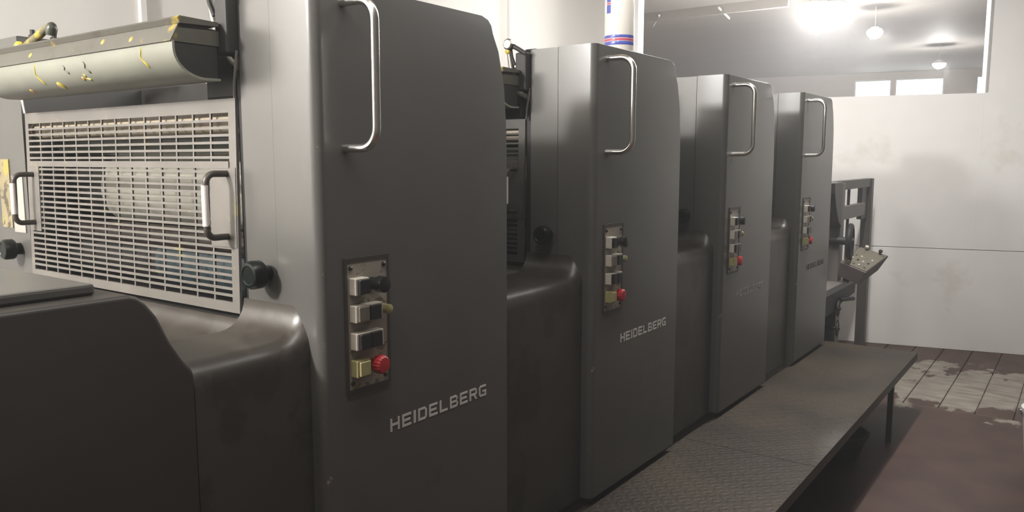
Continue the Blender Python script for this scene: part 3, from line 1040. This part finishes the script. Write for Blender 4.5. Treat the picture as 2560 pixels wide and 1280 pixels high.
# ================================================================== WALKWAY PLATFORM
pl = thing('walkway_platform', 'oily tread-plate walkway platform along the press', 'platform', (-1.15, 2.2, 0))
porg = (-1.15, 2.2, 0)
PX0, PX1, PY0, PY1, PZ = FX - .03, -0.855, -1.6, 5.90, 0.41
for a, b in ((PY0, 0.9), (0.903, 3.4), (3.403, PY1)):
    MB().box(PX0, PX1, a, b, PZ - .008, PZ).build('tread_plate', M['tread'], pl, origin=porg, loc=(0, 0, 0), bevel=.002, seg=1)
MB().prism([(PX1 - .04, PZ - .0085), (PX1 - .001, PZ - .0085), (PX1 - .001, PZ - .05), (PX1 - .006, PZ - .05), (PX1 - .006, PZ - .013), (PX1 - .04, PZ - .013)], PY0, PY1, 'y').build('edge_angle', M['paint_dark'], pl, origin=porg, loc=(0, 0, 0))
MB().box(PX0, PX1 - .008, PY1 - .006, PY1 - .001, PZ - .05, PZ - .009).build('end_angle', M['paint_dark'], pl, origin=porg, loc=(0, 0, 0))
for y in (0.3, 2.45, 5.15):
    MB().box(PX1 - .038, PX1 - .008, y - .015, y + .015, 0.0, PZ - .014).build('leg', M['paint_dark'], pl, origin=porg, loc=(0, 0, 0))
    MB().box(PX0 + .02, PX1 - .04, y - .015, y + .015, PZ - .05, PZ - .009).build('cross_member', M['paint_dark'], pl, origin=porg, loc=(0, 0, 0))

# ================================================================== FEEDER
fd = thing('sheet_feeder', 'grey open feeder frame with handwheel in front of the white wall', 'feeder', (-1.57, 7.0, 0))
forg = (-1.57, 7.0, 0)


def F(mb, name, m, parent=fd, **kw):
    return mb.build(name, m, parent, origin=forg, loc=(0, 0, 0), **kw)


F(MB().box(-1.61, -1.53, 7.51, 7.59, 0.0, 1.548), 'post', M['feeder'], bevel=.004)
F(MB().box(-1.61, -1.53, 6.46, 6.58, 0.0, 1.53), 'post', M['feeder_light'], bevel=.004)
F(MB().box(-1.60, -1.54, 6.30, 7.51, 1.475, 1.548), 'top_beam', M['feeder'], bevel=.004)
F(MB().box(-1.60, -1.56, 7.30, 7.51, 1.20, 1.475), 'gusset', M['feeder'], bevel=.003)
F(MB().box(-1.585, -1.545, 6.58, 7.36, 1.235, 1.345), 'cross_plate', M['feeder_light'], bevel=.006)
F(MB().cyl((-1.57, 6.86, 1.475), (-1.57, 6.86, 0.80), .012, seg=12), 'hoist_rod', M['feeder'], smooth=60)
F(MB().prism([(6.2, 1.54), (6.46, 1.54), (6.46, 1.19), (6.36, 1.24), (6.27, 1.36), (6.22, 1.46)], -1.62, -1.52), 'shoulder', M['feeder'], bevel=.006)
F(MB().box(-2.87, -2.79, 6.46, 6.58, 0.0, 1.53), 'post', M['feeder'], bevel=.004)
F(MB().box(-2.79, -1.61, 6.48, 6.56, 1.40, 1.50), 'cross_beam', M['feeder'])
wh = F(MB().lathe((-1.475, 6.46, 1.088), (1, .12, 0), [(0, .10), (.004, .128), (.016, .138), (.030, .138), (.042, .128), (.044, .105), (.030, .095), (.030, .03), (.05, .028), (.052, .01)], 40), 'handwheel', M['rubber'], smooth=40)
F(MB().cyl((-1.60, 6.445, 1.088), (-1.475, 6.46, 1.088), .03, seg=16), 'wheel_hub', M['inner'], smooth=60)
F(MB().box(-2.79, -1.485, 5.93, 7.02, 0.715, 0.765), 'feed_board', M['feeder_light'], bevel=.004)
F(MB().prism([(5.95, .714), (6.95, .714), (6.92, .62), (6.55, .60), (6.2, .56), (5.95, .56)], -1.62, -1.50), 'board_bracket', M['inner'])
F(MB().box(-2.79, -1.63, 5.93, 6.45, 0.0, 0.70), 'feeder_base', M['paint_dark'])
for z in (0.575, 0.418):
    F(MB().lathe((-1.50, 6.36, z), (1, .15, 0), [(-.13, .012), (-.002, .012), (0, .05), (.006, .064), (.016, .064), (.020, .05), (.012, .042), (.012, .012), (.03, .012)], 28), 'small_handwheel', M['inner'], smooth=40)
F(MB().tube([(-1.49, 6.40, .635), (-1.47, 6.55, .622), (-1.46, 6.70, .605)], .016, 10), 'lever', M['rubber'], smooth=60)

# control console on the feeder
cs = thing('control_console', 'tilted control console with worn top beside the feeder post', 'console', (-1.36, 6.5, 0.75))
corg = (-1.36, 6.5, 0.75)
A, B, Cc, D = Vector((-1.503, 6.40, .929)), Vector((-1.313, 6.40, .861)), Vector((-1.206, 6.65, .972)), Vector((-1.418, 6.65, 1.03))
nrm = (B - A).cross(D - A).normalized()
cen = (A + B + Cc + D) / 4
low = [p + (cen - p) * .16 + Vector((-.045, .0, -.115)) for p in (A, B, Cc, D)]
MB().add([A, B, Cc, D] + low, [(0, 1, 2, 3), (7, 6, 5, 4), (0, 4, 5, 1), (1, 5, 6, 2), (2, 6, 7, 3), (3, 7, 4, 0)]).build('console_housing', M['console'], cs, origin=corg, loc=(0, 0, 0), bevel=.005)
tp = [p + (cen - p) * .06 + nrm * .001 for p in (A, B, Cc, D)]
tp2 = [p + nrm * .004 for p in tp]
top = MB().add(tp + tp2, [(3, 2, 1, 0), (4, 5, 6, 7), (0, 1, 5, 4), (1, 2, 6, 5), (2, 3, 7, 6), (3, 0, 4, 7)]).build('console_top', M['console_top'], cs, origin=corg, loc=(0, 0, 0))
rs = random.Random(5)
for i in range(4):
    for j in range(3):
        q = A + (B - A) * (.2 + .2 * i) + (D - A) * (.16 + .2 * j) + nrm * .004
        MB().lathe(q, nrm, [(0, .009), (.008, .009), (.011, .006)], 12).build('console_button', [M['btn_white'], M['btn_black'], M['btn_grey'], M['btn_white']][(i * 2 + j * 3) % 4], cs, origin=corg, loc=(0, 0, 0))
for f_ in (.25, .72):
    q = D + (Cc - D) * f_ + nrm * .003 + (A - D) * .06
    MB().lathe(q, nrm, [(0, .008), (.02, .008), (.021, .015), (.034, .014)], 12).build('console_switch', M['btn_black'] if f_ > .5 else M['btn_white'], cs, origin=corg, loc=(0, 0, 0))
MB().tube([(-1.42, 6.50, .85), (-1.47, 6.56, .80), (-1.50, 6.60, .766)], .03, 12).build('support_arm', M['console'], cs, origin=corg, loc=(0, 0, 0))

# ================================================================== LOOSE THINGS
# white can standing on the second unit
ct = thing('spray_can', 'glossy white can with blue and red print standing on the second tower', 'can', (-1.535, 2.85, ZT + .001))
r = .058
MB().lathe((0, 0, .004), (0, 0, 1), [(0, r - .002), (.006, r), (.30, r), (.32, r * .8), (.33, r * .4)], 40).build('can_body', M['can'], ct, smooth=40)
MB().lathe((0, 0, 0), (0, 0, 1), [(0, r), (.004, r + .002), (.010, r + .002), (.012, r)], 40).build('bottom_rim', M['can_rim'], ct, smooth=40)
MB().lathe((0, 0, .034), (0, 0, 1), [(0, r + .0003), (.001, r + .0006), (.013, r + .0006), (.014, r + .0003)], 40).build('blue_band', M['can_blue'], ct, smooth=40)
MB().lathe((0, 0, .050), (0, 0, 1), [(0, r + .0003), (.001, r + .0006), (.008, r + .0006), (.009, r + .0003)], 40).build('red_band', M['can_red'], ct, smooth=40)
MB().lathe((0, 0, .061), (0, 0, 1), [(0, r + .0003), (.001, r + .0006), (.010, r + .0006), (.011, r + .0003)], 40).build('blue_band', M['can_blue'], ct, smooth=40)


def patch(a0, a1, z0, z1, m, name):
    mb = MB()
    n = 6
    vs, fs = [], []
    for i in range(n + 1):
        a = math.radians(a0 + (a1 - a0) * i / n)
        for rr in (r + .0004, r + .0012):
            for z in (z0, z1):
                vs.append((rr * math.cos(a), rr * math.sin(a), z))
    for i in range(n):
        b = 4 * i
        fs += [(b + 2, b + 6, b + 7, b + 3), (b, b + 1, b + 5, b + 4), (b, b + 4, b + 6, b + 2), (b + 1, b + 3, b + 7, b + 5)]
    fs += [(0, 2, 3, 1), (4 * n, 4 * n + 1, 4 * n + 3, 4 * n + 2)]
    mb.add(vs, fs)
    return mb.build(name, m, ct)


patch(-118, -98, .155, .186, M['can_blue'], 'print_patch')
patch(-118, -98, .188, .194, M['can_red'], 'print_patch')
patch(-118, -98, .196, .26, M['can_blue'], 'print_patch')

# white plastic bucket at the right edge
br = thing('plastic_bucket', 'white plastic bucket on the floor, cut off by the right picture edge', 'bucket', (-0.055, 5.12, 0))
MB().lathe((0, 0, 0), (0, 0, 1), [(0, .110), (.006, .118), (.10, .128), (.33, .150), (.335, .156), (.36, .157), (.365, .150), (.365, .143), (.33, .143), (.02, .112)], 40).build('bucket_body', M['barrel'], br, smooth=40)
MB().tube([(.157 * math.cos(math.radians(t_)), .157 * math.sin(math.radians(t_)) * .55 - .02, .34 - .13 * math.sin(math.radians(t_))) for t_ in range(0, 181, 12)], .003, 6).build('bail_handle', M['steel'], br, smooth=60)

# dark basin under the platform
bs = thing('drip_basin', 'dark plastic basin pushed under the walkway platform', 'basin', (-1.08, 4.75, 0))
MB().lathe((0, 0, 0), (0, 0, 1), [(0, .11), (.01, .12), (.13, .16), (.135, .17), (.145, .17), (.145, .155), (.02, .11)], 32).build('basin_body', M['rubber'], bs, smooth=40)

# ================================================================== HAZE volume added to stand for lens glare
def haze(density):
    m = bpy.data.materials.new('dusty_air')
    m.use_nodes = True
    nt = m.node_tree
    nt.nodes.remove(nt.nodes['Principled BSDF'])
    vs = N(nt, 'ShaderNodeVolumeScatter')
    vs.inputs['Density'].default_value = density
    vs.inputs['Color'].default_value = (1, 1, 1, 1)
    vs.inputs['Anisotropy'].default_value = 0.3
    nt.links.new(vs.outputs[0], nt.nodes['Material Output'].inputs['Volume'])
    o = MB().box(-9.45, 4.15, -4.15, 22, 0.001, HC - .01).build('air_haze', m)
    o['kind'] = 'stuff'
    o['label'] = 'thin dusty haze in the air of the print room'
    o['category'] = 'haze'


haze(0.0105)
